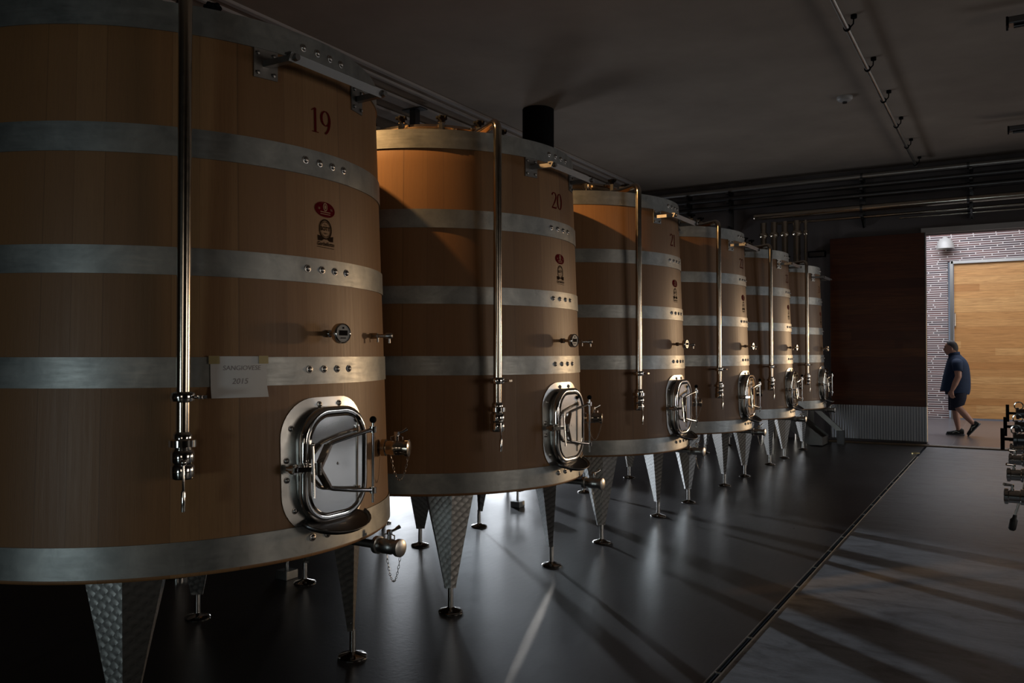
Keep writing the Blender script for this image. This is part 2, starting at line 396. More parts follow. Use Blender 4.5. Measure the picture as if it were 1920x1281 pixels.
# floor drain channel
dr = thing('floor_drain', 'narrow metal drain channel running along the dark floor', 'drain', (-1.27, 7.0, 0))
b = MB(); b.box((-.019, 0, -.002), (.006, 14.6, .012)); b.box((.019, 0, -.002), (.006, 14.6, .012)); b.build('channel_edge', M_STEEL, dr)
b = MB(); b.box((0, 0, -.03), (.032, 14.6, .01)); b.build('channel_bottom', M_BLACK, dr)
for k in range(25): MB().box((0, -7.1 + k * .6, -.004), (.034, .012, .006)).build('channel_bridge', M_STEEL, dr)
tag(MB().lathe([(.065, 0), (.065, .012), (.05, .016), (.0, .017)], (-1.33, 14.75, 0), n=24).build('drain_cover', M_BRASS), 'small shiny round cover on the floor near the doorway', 'drain cover')  # polished brass disc lying on the floor

# ------------------------------------------------------------------ ceiling fittings
cp = thing('ceiling_pipe', 'long thin metal pipe clipped along the ceiling above the aisle', 'pipe', (-1.39, 0, 4.9))
MB().cyl((0, 2.0, 0), (0, 15.9, 0), .024, 12).build('tube', M_STEEL, cp)
for k in range(8):
    y = 6.05 + k * 1.39
    b = MB(); b.lathe([(.036, -.012), (.036, .012)], (0, y, 0), (0, 1, 0), 14); b.tube([(.03, y, .0), (.06, y, .03), (.065, y, .1)], .008, 6)
    b.cyl((.065, y, .085), (.065, y, .12), .03, 10); b.build('clamp', M_BLACK, cp)
sd = thing('smoke_detector', 'small round smoke detector on the ceiling left of the pipe', 'smoke detector', (-1.86, 11.6, ZC))
MB().lathe([(.10, 0), (.10, -.03), (.075, -.055), (.03, -.065), (0, -.066)], n=24).build('housing', M_CAP, sd)
MB().lathe([(.03, -.065), (.03, -.085), (0, -.088)], n=14).build('sensor', M_DARKSTEEL, sd)
for y, lb in ((9.4, 'dark ceiling strip lamp at the top right corner, the nearer one'), (13.9, 'dark ceiling strip lamp at the right edge, the farther one')):
    cl = thing('ceiling_lamp', lb, 'ceiling lamp', (.75, y, ZC - .16), 0, 'strip lamps on the ceiling')
    MB().box((0, 0, 0), (1.5, .14, .07)).build('housing', M_DARKSTEEL, cl, bevel=.01)
    MB().box((-.755, 0, -.01), (.02, .15, .09)).build('end_cap', M_BLACK, cl)
    MB().cyl((-.7, 0, -.05), (.7, 0, -.05), .018).build('tube', M_DARKSTEEL, cl)
    MB().cyl((-.5, 0, .03), (-.5, 0, .17), .01).build('hanger', M_BLACK, cl); MB().cyl((.5, 0, .03), (.5, 0, .17), .01).build('hanger', M_BLACK, cl)
tag(MB().lathe([(.215, 0), (.22, .02), (.22, 1.25), (.2, 1.26)], (-5.62, 9.98, ZC - 1.26), n=36).build('ventilation_duct', M_BLACK), 'black round duct hanging from the ceiling behind vat 20', 'duct')
# pale strips standing for light streaks on the ceiling behind the vats
for i, (x, wd, z, lb) in enumerate(((-6.44, .06, 5.0, 'pale narrow tray along the ceiling, the one nearest the aisle'), (-6.62, .045, 5.0, 'pale tray along the ceiling, second from the aisle'), (-6.98, .20, 4.98, 'broad pale tray along the ceiling, third from the aisle'), (-7.5, .24, 4.98, 'widest pale tray along the ceiling, farthest from the aisle'))):
    ty = tag(MB().box((x, 6.5, z), (wd, 18, .02)).build('ceiling_tray', M_LIGHTSTREAK), lb, 'tray', 'trays along the ceiling')
    b = MB(); b.box((x - wd / 2, 6.5, z + .01), (.008, 18, .03)); b.box((x + wd / 2, 6.5, z + .01), (.008, 18, .03)); b.build('tray_lip', M_LIGHTSTREAK, ty)
tp = thing('tray_hanger', 'grey steel post with a wide head plate above vat 20', 'hanger', (-6.98, 8.94, 4.32))
MB().box((0, 0, .32), (.10, .10, .64)).build('post', M_DARKSTEEL, tp); MB().box((0, 0, .64), (.32, .16, .015)).build('head_plate', M_DARKSTEEL, tp)

# pipes along the far wall
for z, y, r, x0, mt, lb in ((4.25, 16.05, .065, -4.2, M_BRONZE, 'big shiny pipe along the far wall above the sliding door, lowest thick one'),
                        (4.12, 16.22, .026, -3.9, M_BRONZE, 'thin shiny pipe just below the big pipe on the far wall'),
                        (4.05, 16.26, .016, -1.7, M_BRONZE, 'thinnest shiny pipe low on the far wall over the doorway'),
                        (4.50, 16.15, .05, -9.0, M_DARKSTEEL, 'dark pipe along the far wall, next above the big shiny one'),
                        (4.67, 16.1, .045, -9.0, M_DARKSTEEL, 'dark pipe along the far wall, second from the top'),
                        (4.84, 16.1, .05, -9.0, M_STEEL, 'grey pipe along the far wall close under the ceiling')):
    p = thing('wall_pipe', lb, 'pipe', (x0, y, z), 0, 'pipes along the far wall')
    MB().cyl((0, 0, 0), (5.9 - x0, 0, 0), r, 18).build('tube', mt, p)
    if r > .06: MB().sphere((0, 0, 0), r * 1.02).build('end_cap', mt, p)
    for k in range(3): MB().lathe([(r + .012, -.02), (r + .012, .02)], (2.3 + k * 1.7 - 4.6 - x0, 0, 0), (1, 0, 0), 16).build('collar', M_DARKSTEEL, p)
for x, lb in ((-5.6, 'dark pipe bracket on the far wall, leftmost, above the farthest vats'), (-4.75, 'dark pipe bracket on the far wall, second from the left'), (-2.3, 'dark pipe bracket above the dark sliding door'), (-.56, 'dark pipe bracket above the bright doorway')):
    hb = thing('pipe_bracket', lb, 'bracket', (x, 16.36, 4.0), 0, 'brackets of the wall pipes')
    MB().box((0, -.03, .45), (.06, .05, 1.0)).build('rail', M_DARKSTEEL, hb)
    for z in (.11, .43, .60, .77): MB().box((0, -.18, z), (.05, .36, .03)).build('arm', M_DARKSTEEL, hb)
    MB().bar((0, -.04, -.06), (0, -.3, .1), .03, .03).build('brace', M_DARKSTEEL, hb)
for i, (x, r) in enumerate(((-4.05, .075), (-3.85, .075), (-3.65, .075), (-3.43, .085), (-3.27, .04))):
    p = thing('riser_pipe', 'shiny vertical pipe at the far wall, %s of the five from the left' % ('first', 'second', 'third', 'fourth', 'thin last')[i], 'pipe', (x, 16.02, .0), 0, 'upright pipes at the far wall')
    MB().cyl((0, 0, 0), (0, 0, 4.12), r * .78, 18).build('tube', M_BRONZE, p)
    MB().lathe([(r, 3.84), (r * 1.15, 3.86), (r * 1.15, 3.9), (r, 3.92)], n=18).build('collar', M_BRONZE, p)
sg = thing('wall_sign', 'small dark rectangular box on the wall left of the sliding door', 'sign', (-3.13, 16.34, 3.5))
MB().box((0, 0, 0), (.32, .07, .12)).build('box', M_BLACK, sg, bevel=.008)
MB().box((0, -.037, -.005), (.27, .004, .08)).build('panel', M_DARKSTEEL, sg)
# hopper beyond the last vat
hp = thing('steel_hopper', 'slanted galvanised steel hopper on the floor beyond the farthest vat', 'hopper', (-3.22, 15.25, 0))
b = MB(); b.add([(-.55, -.25, .62), (.18, -.25, .02), (.42, -.25, .02), (.42, -.25, .16), (-.4, -.25, .80), (-.55, .3, .62), (.18, .3, .02), (.42, .3, .02), (.42, .3, .16), (-.4, .3, .80)],
                [(0, 1, 2, 3, 4), (5, 9, 8, 7, 6), (0, 5, 6, 1), (1, 6, 7, 2), (2, 7, 8, 3), (0, 4, 9, 5)]); b.build('chute', M_RAIL, hp)
MB().box((.12, .4, .42), (.06, .06, .84)).build('post', M_STEEL, hp); MB().bar((.1, .36, .7), (.62, .36, .22), .05, .08).build('brace', M_STEEL, hp)
MB().box((.62, .36, .12), (.12, .12, .24)).build('foot', M_DARKSTEEL, hp)

# ------------------------------------------------------------------ wine vats
ZB, ZT = .7472, 2.9777
def rad(z): return 1.091 + (1.0123 - 1.091) * (z - ZB) / (ZT - ZB)
def cp_(a, z, off=0.0):
    r = rad(z) + off; a = R(a); return Vector((r * math.cos(a), r * math.sin(a), z))
def surf(s_, z, off=0.002):            # arc length s_ measured from the front of the vat
    r = rad(z); a = s_ / r; return Vector(((r + off) * math.cos(a), (r + off) * math.sin(a), z))
def text_mesh(txt, size, shear=0.0, bold=0.0):
    cu = bpy.data.curves.new('t', 'FONT'); cu.body = txt; cu.size = size; cu.align_x = 'CENTER'; cu.align_y = 'CENTER'; cu.shear = shear; cu.offset = bold; cu.resolution_u = 3
    o = bpy.data.objects.new('t', cu); COL.objects.link(o); dg = bpy.context.evaluated_depsgraph_get()
    me = bpy.data.meshes.new_from_object(o.evaluated_get(dg))
    vs = [(v.co.x, v.co.y) for v in me.vertices]; fs = [tuple(p.vertices) for p in me.polygons]
    bpy.data.objects.remove(o); bpy.data.curves.remove(cu); bpy.data.meshes.remove(me); return vs, fs
def add_text(mb, txt, size, c, mp, sx=1.0, **kw):
    vs, fs = text_mesh(txt, size, **kw); mb.add([mp(c[0] + x * sx, c[1] + y) for x, y in vs], fs)
# serif digits as strokes (x, y, half width) in a unit-high box
def ell(cx, cy, rx, ry, a0, a1, n, w0, w1, mode='v'):
    out = []
    for i in range(n + 1):
        a = R(a0 + (a1 - a0) * i / n); k = abs(math.cos(a))
        out.append((cx + rx * math.cos(a), cy + ry * math.sin(a), w0 + (w1 - w0) * k))
    return out
DIG = {
 '0': ([ell(.27, .5, .21, .47, 0, 360, 32, .018, .055)], .56),
 '1': ([[(.24, .97, .05), (.24, .5, .05), (.24, .03, .05)], [(.08, .84, .012), (.18, .93, .02), (.25, .97, .03)], [(.10, .015, .016), (.38, .015, .016)]], .44),
 '2': ([ell(.25, .74, .19, .23, 165, -35, 18, .018, .05) + [(.33, .45, .045), (.2, .25, .03), (.05, .05, .02)], [(.04, .045, .045), (.25, .045, .045), (.44, .045, .045)], [(.44, .05, .02), (.48, .18, .012)]], .53),
 '3': ([ell(.22, .76, .18, .21, 150, -80, 16, .018, .045), ell(.22, .28, .21, .27, 88, -150, 18, .018, .05)], .5),
 '4': ([[(.37, .97, .05), (.37, .5, .05), (.37, .02, .05)], [(.35, .95, .014), (.03, .30, .014)], [(.03, .29, .03), (.52, .29, .03)], [(.26, .015, .014), (.48, .015, .014)]], .56),
 '9': ([ell(.27, .67, .19, .29, 0, 360, 28, .018, .05), ell(.14, .62, .325, .60, 12, -72, 14, .03, .05)], .55)}
def ribbon(mb, st, ox, oy, h, mp):
    L = []; Rr = []
    for i, (x, y, wd) in enumerate(st):
        a = st[max(i - 1, 0)]; b = st[min(i + 1, len(st) - 1)]
        if i == 0 and abs(st[0][0] - st[-1][0]) < 1e-6 and abs(st[0][1] - st[-1][1]) < 1e-6: a = st[-2]
        if i == len(st) - 1 and abs(st[0][0] - st[-1][0]) < 1e-6 and abs(st[0][1] - st[-1][1]) < 1e-6: b = st[1]
        dx, dy = b[0] - a[0], b[1] - a[1]; q = math.hypot(dx, dy) or 1; nx, ny = -dy / q, dx / q
        L.append(mp(ox + (x + nx * wd) * h, oy + (y + ny * wd) * h)); Rr.append(mp(ox + (x - nx * wd) * h, oy + (y - ny * wd) * h))
    n = len(L); mb.add(L + Rr, [(i, i + 1, n + i + 1, n + i) for i in range(n - 1)])
def number_mb(txt, cz, h):
    f0 = surf
    def surf_(a, b, o): return f0(a * 1.22, b, o)
    mb = MB(); W = sum(DIG[c][1] for c in txt) * h; x = -W / 2 - .0
    for k, c in enumerate(txt):
        for j, st in enumerate(DIG[c][0]):
            ribbon(mb, st, x, cz - h / 2, h, lambda u_, v_, o_=.002 + .0004 * (k + j): surf_(u_, v_, o_))
        x += DIG[c][1] * h
    return mb

def hoop_mb(z0, z1, th=.006):
    n = 288; mb = MB()
    rings = [[cp_(360 * j / n, zz, r0) for j in range(n)] for r0, zz in ((0, z0), (th, z0), (th, z1), (0, z1))]
    mb.rings(rings, True, False, False, True)
    # the overlapping end of the strap
    m = 40; mb.rings([[cp_(-40 + 50.5 * j / m, zz, q) for q, zz in ((th * .5, z0 + .0006), (th + .0045 * min(1, j / 24) - .0006, z0 + .0006), (th + .0045 * min(1, j / 24) - .0006, z1 - .0006), (th * .5, z1 - .0006))] for j in range(m + 1)], True, True, False)
    return mb
HOOPS = [(2.8612, 2.9777), (2.3715, 2.4852), (1.9065, 2.0144), (1.4723, 1.5888), (.7632, .8833)]
def bolt_mb(c, n, r=.012, h=.009):
    return MB().lathe([(r * 1.35, 0), (r * 1.35, .002), (r, .003), (r * .9, h * .7), (r * .5, h), (0, h * 1.05)], c, n, 12)

def rrect(w_, h_, r, n=8):
    pts = []
    for cx, cy, a0 in ((w_ / 2 - r, h_ / 2 - r, 0), (-w_ / 2 + r, h_ / 2 - r, 90), (-w_ / 2 + r, -h_ / 2 + r, 180), (w_ / 2 - r, -h_ / 2 + r, 270)):
        for i in range(n + 1): a = R(a0 + 90 * i / n); pts.append((cx + r * math.cos(a), cy + r * math.sin(a)))
    return pts

def manway(v):
    zc = 1.13; D0 = rad(zc)
    P = lambda n_, t_, u_: Vector((D0 + n_ - (.034 if n_ > .03 else 0), t_, zc + u_))       # outward, sideways, up
    def wrap(t_, u_, off): return cp_(math.degrees(t_ / rad(zc + u_)), zc + u_, off)
    mw = MB(); out = rrect(.50, .57, .17, 10); inn = rrect(.36, .44, .13, 10)
    mw.rings([[wrap(x, y, 0) for x, y in out], [wrap(x, y, .006) for x, y in out], [wrap(x, y, .007) for x, y in inn]], True, False, False)
    for x, y, off in ((.36, .44, .0),): pass
    rr = [[P(-.03, x, y) for x, y in inn], [P(.07, x, y) for x, y in rrect(.355, .435, .125, 10)]]
    mw.rings(rr, True, False, True)
    pl = mw.build('manway_plate', M_STEEL, v, auto=30)
    for i, (x, y) in enumerate(((-.05, .255), (.07, .255), (-.20, .16), (.20, .16), (-.225, .03), (-.225, -.05), (.225, .03), (.225, -.05), (-.19, -.18), (.19, -.18), (-.06, -.255), (.07, -.255))):
        a = x / rad(zc + y); bolt_mb(wrap(x, y, .006), (math.cos(a), math.sin(a), 0), .010, .010).build('bolt', M_BOLT, pl)
    b = MB(); path = rrect(.362, .455, .135, 10)
    prof = [(.045, 0), (.05, .012), (.062, .018), (.078, .018), (.088, .010), (.090, 0), (.088, -.010), (.076, -.014)]
    b.rings([[P(nn, x * (1 + ex / .19), y * (1 + ex / .23)) for x, y in path] for nn, ex in prof], True, False, True)
    b.build('rim', M_CHROME, pl)
    dd = MB(); rg = []
    for nn, w_, h_, r in ((.088, .335, .425, .12), (.094, .325, .415, .115), (.084, .312, .40, .11), (.050, .292, .38, .10), (.040, .275, .355, .09), (.044, .25, .325, .08), (.068, .215, .28, .06), (.078, .195, .255, .05), (.082, .15, .20, .04), (.084, .08, .11, .02), (.084, .01, .01, .004)):
        rg.append([P(nn - (1.1 * x * x + .35 * y * y if w_ < .30 else 0), x, y) for x, y in rrect(w_, h_, r, 10)])
    dd.rings(rg, True, True, True)
    door = dd.build('manway_door', M_CHROME, v)
    b = MB(); b.add([P(.083, 0, .10), P(.085, .052, 0), P(.083, 0, -.10), P(.085, -.052, 0), P(.0885, 0, 0)], [(0, 1, 4), (1, 2, 4), (2, 3, 4), (3, 0, 4)]); b.build('lozenge_emboss', M_CHROME, door)
    # the clamp: hinge, hub, two arms, upright rod with a black knob, tilted T-handle
    H = P(.135, -.165, 0)
    b = MB(); b.cyl(P(.0, -.235, 0), P(.10, -.235, 0), .012); b.cyl(P(.06, -.235, 0), P(.08, -.235, 0), .022); b.bar(P(.085, -.25, 0), H, .018, .02); b.cyl(H - Vector((0, 0, .025)), H + Vector((0, 0, .025)), .016); b.cyl(P(.085, -.19, -.02), P(.085, -.19, .02), .015)
    b.build('hinge', M_CHROME, door)
    for s_ in (1, -1):
        e = P(.115, -.085, .088 * s_); f = P(.135, .175, .135 * s_ + .0)
        b = MB(); b.bar(H, e, .034, .012); b.tube([e, P(.118, -.06, .098 * s_), P(.128, .05, .118 * s_), f], .0095, 8); b.cyl(f - Vector((0, 0, .014)), f + Vector((0, 0, .014)), .016, 12)
        b.build('clamp_arm', M_CHROME, door)
    b = MB(); b.cyl(P(.135, .175, -.19), P(.135, .175, .17), .006, 10); b.build('clamp_rod', M_CHROME, door)
    MB().sphere(P(.135, .175, .178), .016).build('black_knob', M_BLACK, door)
    b = MB(); b.cyl(P(.15, -.20, -.115), P(.125, -.185, .10), .0055, 8); b.sphere(P(.125, -.185, .10), .009, 8); b.build('t_handle', M_CHROME, door)
    # pouring lip below the door
    b = MB(); rg = []
    for i in range(15):
        a = R(-90 + 180 * i / 14)
        rg.append([P(.02, .15 * math.sin(a), -.20 - .02), P(.07 + .02 * math.cos(a), .16 * math.sin(a), -.225 - .03 * math.cos(a)), P(.07 + .10 * math.cos(a), .185 * math.sin(a), -.235 - .05 * math.cos(a)), P(.075 + .115 * math.cos(a), .19 * math.sin(a), -.222 - .05 * math.cos(a))])
    b.rings(rg, False, False, True); lp_ = b.build('pouring_lip', M_DARKSTEEL, v); sm_ = lp_.modifiers.new('thick', 'SOLIDIFY'); sm_.thickness = .004

def chain(v, p0, p1, sag, name='chain'):
    p0 = Vector(p0); p1 = Vector(p1); n = 22; b = MB()
    pts = []
    for i in range(n + 1):
        t_ = i / n; pts.append(p0.lerp(p1, t_) - Vector((0, 0, sag * (1 - (2 * t_ - 1) ** 2))))
    for i in range(n):
        a, c = pts[i], pts[i + 1]; d_ = (c - a).normalized(); m = (a + c) / 2; L = (c - a).length * .62
        s_ = d_.orthogonal().normalized()
        if i % 2: s_ = d_.cross(s_)
        b.tube([m + d_ * L * math.cos(q * PI / 4) + s_ * .0045 * math.sin(q * PI / 4) for q in range(8)], .0013, 5, True)
    return b.build(name, M_BOLT, v)

def valve_body(name, v, c, d_, r, L, neck):
    c = Vector(c); d_ = Vector(d_).normalized(); b = MB()
    b.lathe([(.55 * r, -neck), (.55 * r, -.03), (.95 * r, -.022), (1.15 * r, -.02), (1.15 * r, .0), (.92 * r, .004), (.92 * r, L * .15), (r, L * .18), (r, L * .55), (.92 * r, L * .58), (.92 * r, L * .8), (1.14 * r, L * .82), (1.14 * r, L * .96), (.8 * r, L), (0, L)], c, d_, 24)
    o = b.build(name, M_BRONZE if name == 'side_valve' else M_STEEL, v)
    top = c + d_ * L * .45 + Vector((0, 0, r))
    h = MB(); h.cyl(top - Vector((0, 0, .005)), top + Vector((0, 0, .035)), .010, 10); h.box(top + Vector((0, 0, .032)), (.022, .016, .02))
    h.tube([top + Vector((0, 0, .032)), top + Vector((.015, .02, .04)), top + Vector((.025, .045, .052))], [.007, .006, .010], 8)
    h.tube([top + d_ * -.03, top + d_ * -.03 + Vector((0, 0, .018)), top + Vector((0, 0, .025)), top + d_ * .03 + Vector((0, 0, .018)), top + d_ * .03], .003, 6)
    h.build('valve_lever', M_CHROME, o)
    return o, c + d_ * L

def make_vat():
    v = thing('wine_vat', '', 'wine vat')
    # body of staves with the head at the top and a chime at the bottom
    n = 184; prof = [(ZB + .004, -.03), (ZB, -.004), (ZB + .005, 0)] + [(ZB + .01 + (ZT - ZB - .02) * i / 12, 0) for i in range(13)] + [(ZT - .004, -.003), (ZT - .004, -.05), (ZT - .05, -.055)]
    b = MB(); rg = [[cp_(360 * j / n, z, o_) for j in range(n)] for z, o_ in prof]; b.rings(rg, True, False, True)
    b.build('stave_body', M_OAK, v)
    MB().lathe([(0, ZB + .03), (1.075, ZB + .03), (1.075, ZB + .05), (0, ZB + .05)], n=64, cap=False).build('bottom_head', M_OAK, v)
    MB().lathe([(0, ZT - .03), (.97, ZT - .03), (.97, ZT - .06), (0, ZT - .06)], n=64, cap=False).build('top_head', M_OAK, v)
    for i, (z0, z1) in enumerate(HOOPS):
        h = hoop_mb(z0, z1).build('hoop', M_HOOP, v, auto=30); zm = (z0 + z1) / 2
        for k in range(4):
            a = -5.6 + 4.4 * k; zz = zm + (.005 if i else .0)
            bolt_mb(cp_(a, zz, .010), (math.cos(R(a)), math.sin(R(a)), 0), .0125, .010).build('bolt', M_BOLT, h)
    # steel hatch on top with its knobs
    hz = 3.125
    b = MB(); b.lathe([(.62, ZT - .03), (.60, ZT - .01), (.465, ZT + .02), (.465, hz - .02), (.485, hz - .01), (.50, hz + .01), (.49, hz + .03), (.46, hz + .035), (.4, hz + .02), (.2, hz + .035), (0, hz + .04)], n=64, cap=False)
    ht = b.build('top_hatch', M_BRONZE, v)
    for k in range(12):
        a = R(12.5 + 30 * k); dx, dy = math.cos(a), math.sin(a); q = Vector((.53 * dx, .53 * dy, hz))
        b = MB(); b.cyl(q - Vector((0, 0, .06)), q + Vector((0, 0, .07)), .008, 8); b.box(q + Vector((0, 0, .0)), (.03, .03, .06)); b.box(q + Vector((-.03 * dx, -.03 * dy, .045)), (.05, .05, .018), Matrix.Rotation(a, 3, 'Z'))
        b.build('clamp', M_CHROME, ht)
        b = MB(); b.lathe([(.014, .035), (.018, .05), (.03, .058), (.032, .07), (.02, .078), (0, .08)], q, n=12)
        for j in range(5): b.sphere(q + Vector((.03 * math.cos(j * 1.2566), .03 * math.sin(j * 1.2566), .065)), .013, 8)
        b.build('knob', M_BLACK, ht)
    # legs
    for k in range(4):
        a = R(45 + 90 * k); fx = .6247 * (1 if math.cos(a) > 0 else -1); fy = .6582 * (1 if math.sin(a) > 0 else -1)
        sec = [(.045, 0), (0, .155), (-.13, .155), (-.13, -.155), (0, -.155)]
        b = MB(); rg = []
        for z, s_ in ((ZB + .03, 1.0), (.45, .58), (.16, .23), (.145, .22)): rg.append([(x * s_, y * s_, z) for x, y in sec])
        b.rings(rg, True, True, False)
        lg = b.build('leg', M_TURN, v, loc=(fx, fy, 0), rot=(0, 0, a))
        MB().lathe([(.074, 0), (.076, .006), (.070, .013), (.03, .024), (.017, .03), (.016, .15)], n=28).build('foot', M_CHROME, lg)
    # filling pipe down the front
    a = -34; pr = 1.163; px, py = pr * math.cos(R(a)), pr * math.sin(R(a)); q = Vector((px, py, 0)); e = Vector((math.cos(R(a)), math.sin(R(a)), 0))
    b = MB(); path = [q + Vector((0, 0, z)) for z in (1.24, 1.6, 2.2, 2.8, 2.955)]
    for i in range(1, 7): th = PI / 2 * i / 6 * .9; path.append(q - e * .06 * (1 - math.cos(th)) + Vector((0, 0, 2.955 + .06 * math.sin(th))))
    path += [q - e * .22 + Vector((0, 0, 3.012)), q - e * .68 + Vector((0, 0, 3.03))]
    b.tube(path, .0255, 18); dp = b.build('filling_pipe', M_BRONZE, v)
    b = MB(); b.lathe([(.028, 1.42), (.042, 1.425), (.046, 1.44), (.042, 1.455), (.028, 1.46)], (px, py, 0), n=20); b.cyl(q + Vector((.04, .02, 1.44)), q + Vector((.075, .03, 1.44)), .007, 8); b.box(q + Vector((.07, .03, 1.44)), (.012, .035, .012)); b.cyl(q + Vector((0, 0, 1.44)), q - e * .09 + Vector((0, 0, 1.44)), .009, 8)
    b.build('pipe_clamp', M_CHROME, dp)
    b = MB(); b.lathe([(.027, 1.31), (.034, 1.30), (.034, 1.285), (.050, 1.28), (.050, 1.255), (.032, 1.25), (.042, 1.235), (.043, 1.20), (.038, 1.19), (.043, 1.18), (.043, 1.14), (.040, 1.135), (.035, 1.135), (.03, 1.15)], (px, py, 0), n=24, cap=False)
    b.build('pipe_valve', M_CHROME, dp)
    g = q + e * .045 + Vector((0.0, 0.0, 0)); b = MB(); b.sphere(g + Vector((0, 0, 1.20)), .013, 10); b.tube([g + Vector((0, 0, 1.2)), g + e * .008 + Vector((0, 0, 1.10)), g + e * .008 + Vector((0, 0, 1.09)), g + e * .005 + Vector((0, 0, 1.02))], [.005, .005, .009, .008], 8)
    b.build('valve_lever', M_CHROME, dp)
    # hook rail below the top hoop
    b = MB(); b.bar((1.145, -.30, 2.80), (1.145, .27, 2.80), .010, .036, (.5, 0, 1)); b.bar((1.133, -.30, 2.815), (1.133, .27, 2.815), .028, .007)
    hr = b.build('hook_rail', M_RAIL, v)
    for s_ in (-1, 1):
        a = 15.8 * s_; p = cp_(a, 2.80, 0); b = MB(); M_ = Matrix.Rotation(R(a), 3, 'Z')
        b.box(p + Vector((.004, 0, 0)), (.008, .105, .12), M_); b.bar(p + Vector((0, 0, .0)), (1.145, p.y * .98, 2.80), .026, .026); b.cyl((1.135, p.y * .98, 2.80), (1.165, p.y * .98, 2.80), .014, 10)
        for yy, zz in ((-.035, .04), (.035, .04), (-.035, -.04), (.035, -.04)): b.lathe([(.008, 0), (.008, .008), (0, .01)], p + M_ @ Vector((.008, yy, zz)), (math.cos(R(a)), math.sin(R(a)), 0), 8)
        b.build('rail_bracket', M_RAIL, hr)
    # emblems
    def esurf(a, b_, o_=.002): return surf(a * .86 + .014, 2.236 + (b_ - 2.236) * .93, o_)
    b = MB(); cz = 2.236; pts = []
    for j in range(40):
        t_ = 2 * PI * j / 40; pts.append((.073 * math.copysign(abs(math.cos(t_)) ** .9, math.cos(t_)), .036 * math.sin(t_) - .002 * math.cos(t_)))
    f_ = lambda k, off: [esurf(x * k, cz + y * k, off) for x, y in pts]
    b.add(f_(1, .0016) + f_(.86, .0022), [(i, (i + 1) % 40, 40 + (i + 1) % 40, 40 + i) for i in range(40)]); b.add(f_(.84, .002), [tuple(range(40))])
    er = b.build('red_emblem', M_EMBRED, v)
    b = MB(); mp = lambda x, y, o_=.003: esurf(x, y, o_)
    for s_ in (.93,): b.add(f_(.93, .0018) + f_(.88, .0018), [(i, (i + 1) % 40, 40 + (i + 1) % 40, 40 + i) for i in range(40)])
    cpts = [(.016 * math.cos(R(a_)), .012 + .020 * math.sin(R(a_))) for a_ in range(0, 360, 20)]
    b.add([mp(x, cz + y) for x, y in cpts] + [mp(x * .7, cz + .012 + (y - .012) * .7) for x, y in cpts], [(i, (i + 1) % 18, 18 + (i + 1) % 18, 18 + i) for i in range(18)])
    b.add([mp(x * .45, cz + .012 + (y - .012) * .5) for x, y in cpts], [tuple(range(18))])
    b.add([mp(-.036, cz - .010), mp(.036, cz - .010), mp(.036, cz - .014), mp(-.036, cz - .014)], [(0, 1, 2, 3)])
    b.add([mp(-.036, cz - .020), mp(.036, cz - .020), mp(.036, cz - .0235), mp(-.036, cz - .0235)], [(0, 1, 2, 3)])
    add_text(b, '18', .016, (-.045, cz + .002), mp); add_text(b, '96', .016, (.045, cz + .002), mp)
    b.build('emblem_detail', M_EMBPALE, er)
    b = MB(); cz = 2.142; mp = lambda x, y, o_=.002: esurf(x, y, o_)
    for r0, r1 in ((.046, .040), (.036, .0335)):
        c0 = [mp(r0 * 1.0 * math.cos(R(a_)), cz + r0 * 1.05 * math.sin(R(a_))) for a_ in range(0, 360, 10)]; c1 = [mp(r1 * math.cos(R(a_)), cz + r1 * 1.05 * math.sin(R(a_))) for a_ in range(0, 360, 10)]
        b.add(c0 + c1, [(i, (i + 1) % 36, 36 + (i + 1) % 36, 36 + i) for i in range(36)])
    add_text(b, 'BOTTI', .026, (0, cz + .002), mp, 1.0, bold=.0008); add_text(b, 'Tini', .015, (0, cz + .020), mp); add_text(b, 'Legno', .012, (0, cz - .018), mp)
    for s_ in (-1, 1): b.add([mp(s_ * .010, cz - .045), mp(s_ * .032, cz - .034), mp(s_ * .056, cz - .030), mp(s_ * .054, cz - .056), mp(s_ * .030, cz - .056)], [(0, 1, 2, 3, 4)])
    add_text(b, 'Garbellotto', .026, (0, cz - .070), mp, 1.0, shear=.25, bold=.0005)
    b.add([mp(-.06, cz - .084), mp(.06, cz - .087), mp(.06, cz - .0895), mp(-.06, cz - .0865)], [(0, 1, 2, 3)])
    b.build('dark_emblem', M_EMBBLK, v)
    # round thermometer on a stem
    p = cp_(1, 1.69, 0); dn = Vector((1, -.10, 0)).normalized(); b = MB(); b.lathe([(.016, -.01), (.016, .012), (.010, .016), (.010, .055), (.030, .06), (.042, .066), (.044, .07), (.044, .095), (.040, .10), (.037, .097)], p, dn, 28, cap=False)
    tg = b.build('thermometer', M_CHROME, v)
    MB().lathe([(.039, .094), (.038, .0965), (0, .0965)], p, dn, 28).build('dial', M_FACE, tg)
    b = MB(); e2 = dn.cross(Vector((0, 0, 1))); c_ = p + dn * .0975
    b.box(c_ + Vector((0, 0, .002)), (.002, .046, .022), Matrix.Rotation(math.atan2(dn.y, dn.x), 3, 'Z')); b.box(c_ + Vector((0, 0, .024)), (.002, .008, .008)); b.box(c_ + Vector((0, 0, -.020)), (.002, .03, .004)); b.build('display', M_BLACK, tg)
    # small sampling tap
    p = cp_(22, 1.688, 0); dn = Vector((math.cos(R(15)), math.sin(R(15)), 0)); b = MB(); b.lathe([(.014, -.01), (.014, .03), (.009, .032), (.009, .07), (.014, .074), (.014, .10), (.010, .105), (0, .106)], p, dn, 14); b.cyl(p + dn * .03, p + dn * .03 - Vector((0, 0, .03)), .005, 8); b.cyl(p + dn * .09, p + dn * .09 - Vector((0, 0, .035)), .006, 8)
    b.build('sampling_tap', M_BOLT, v)
    manway(v)
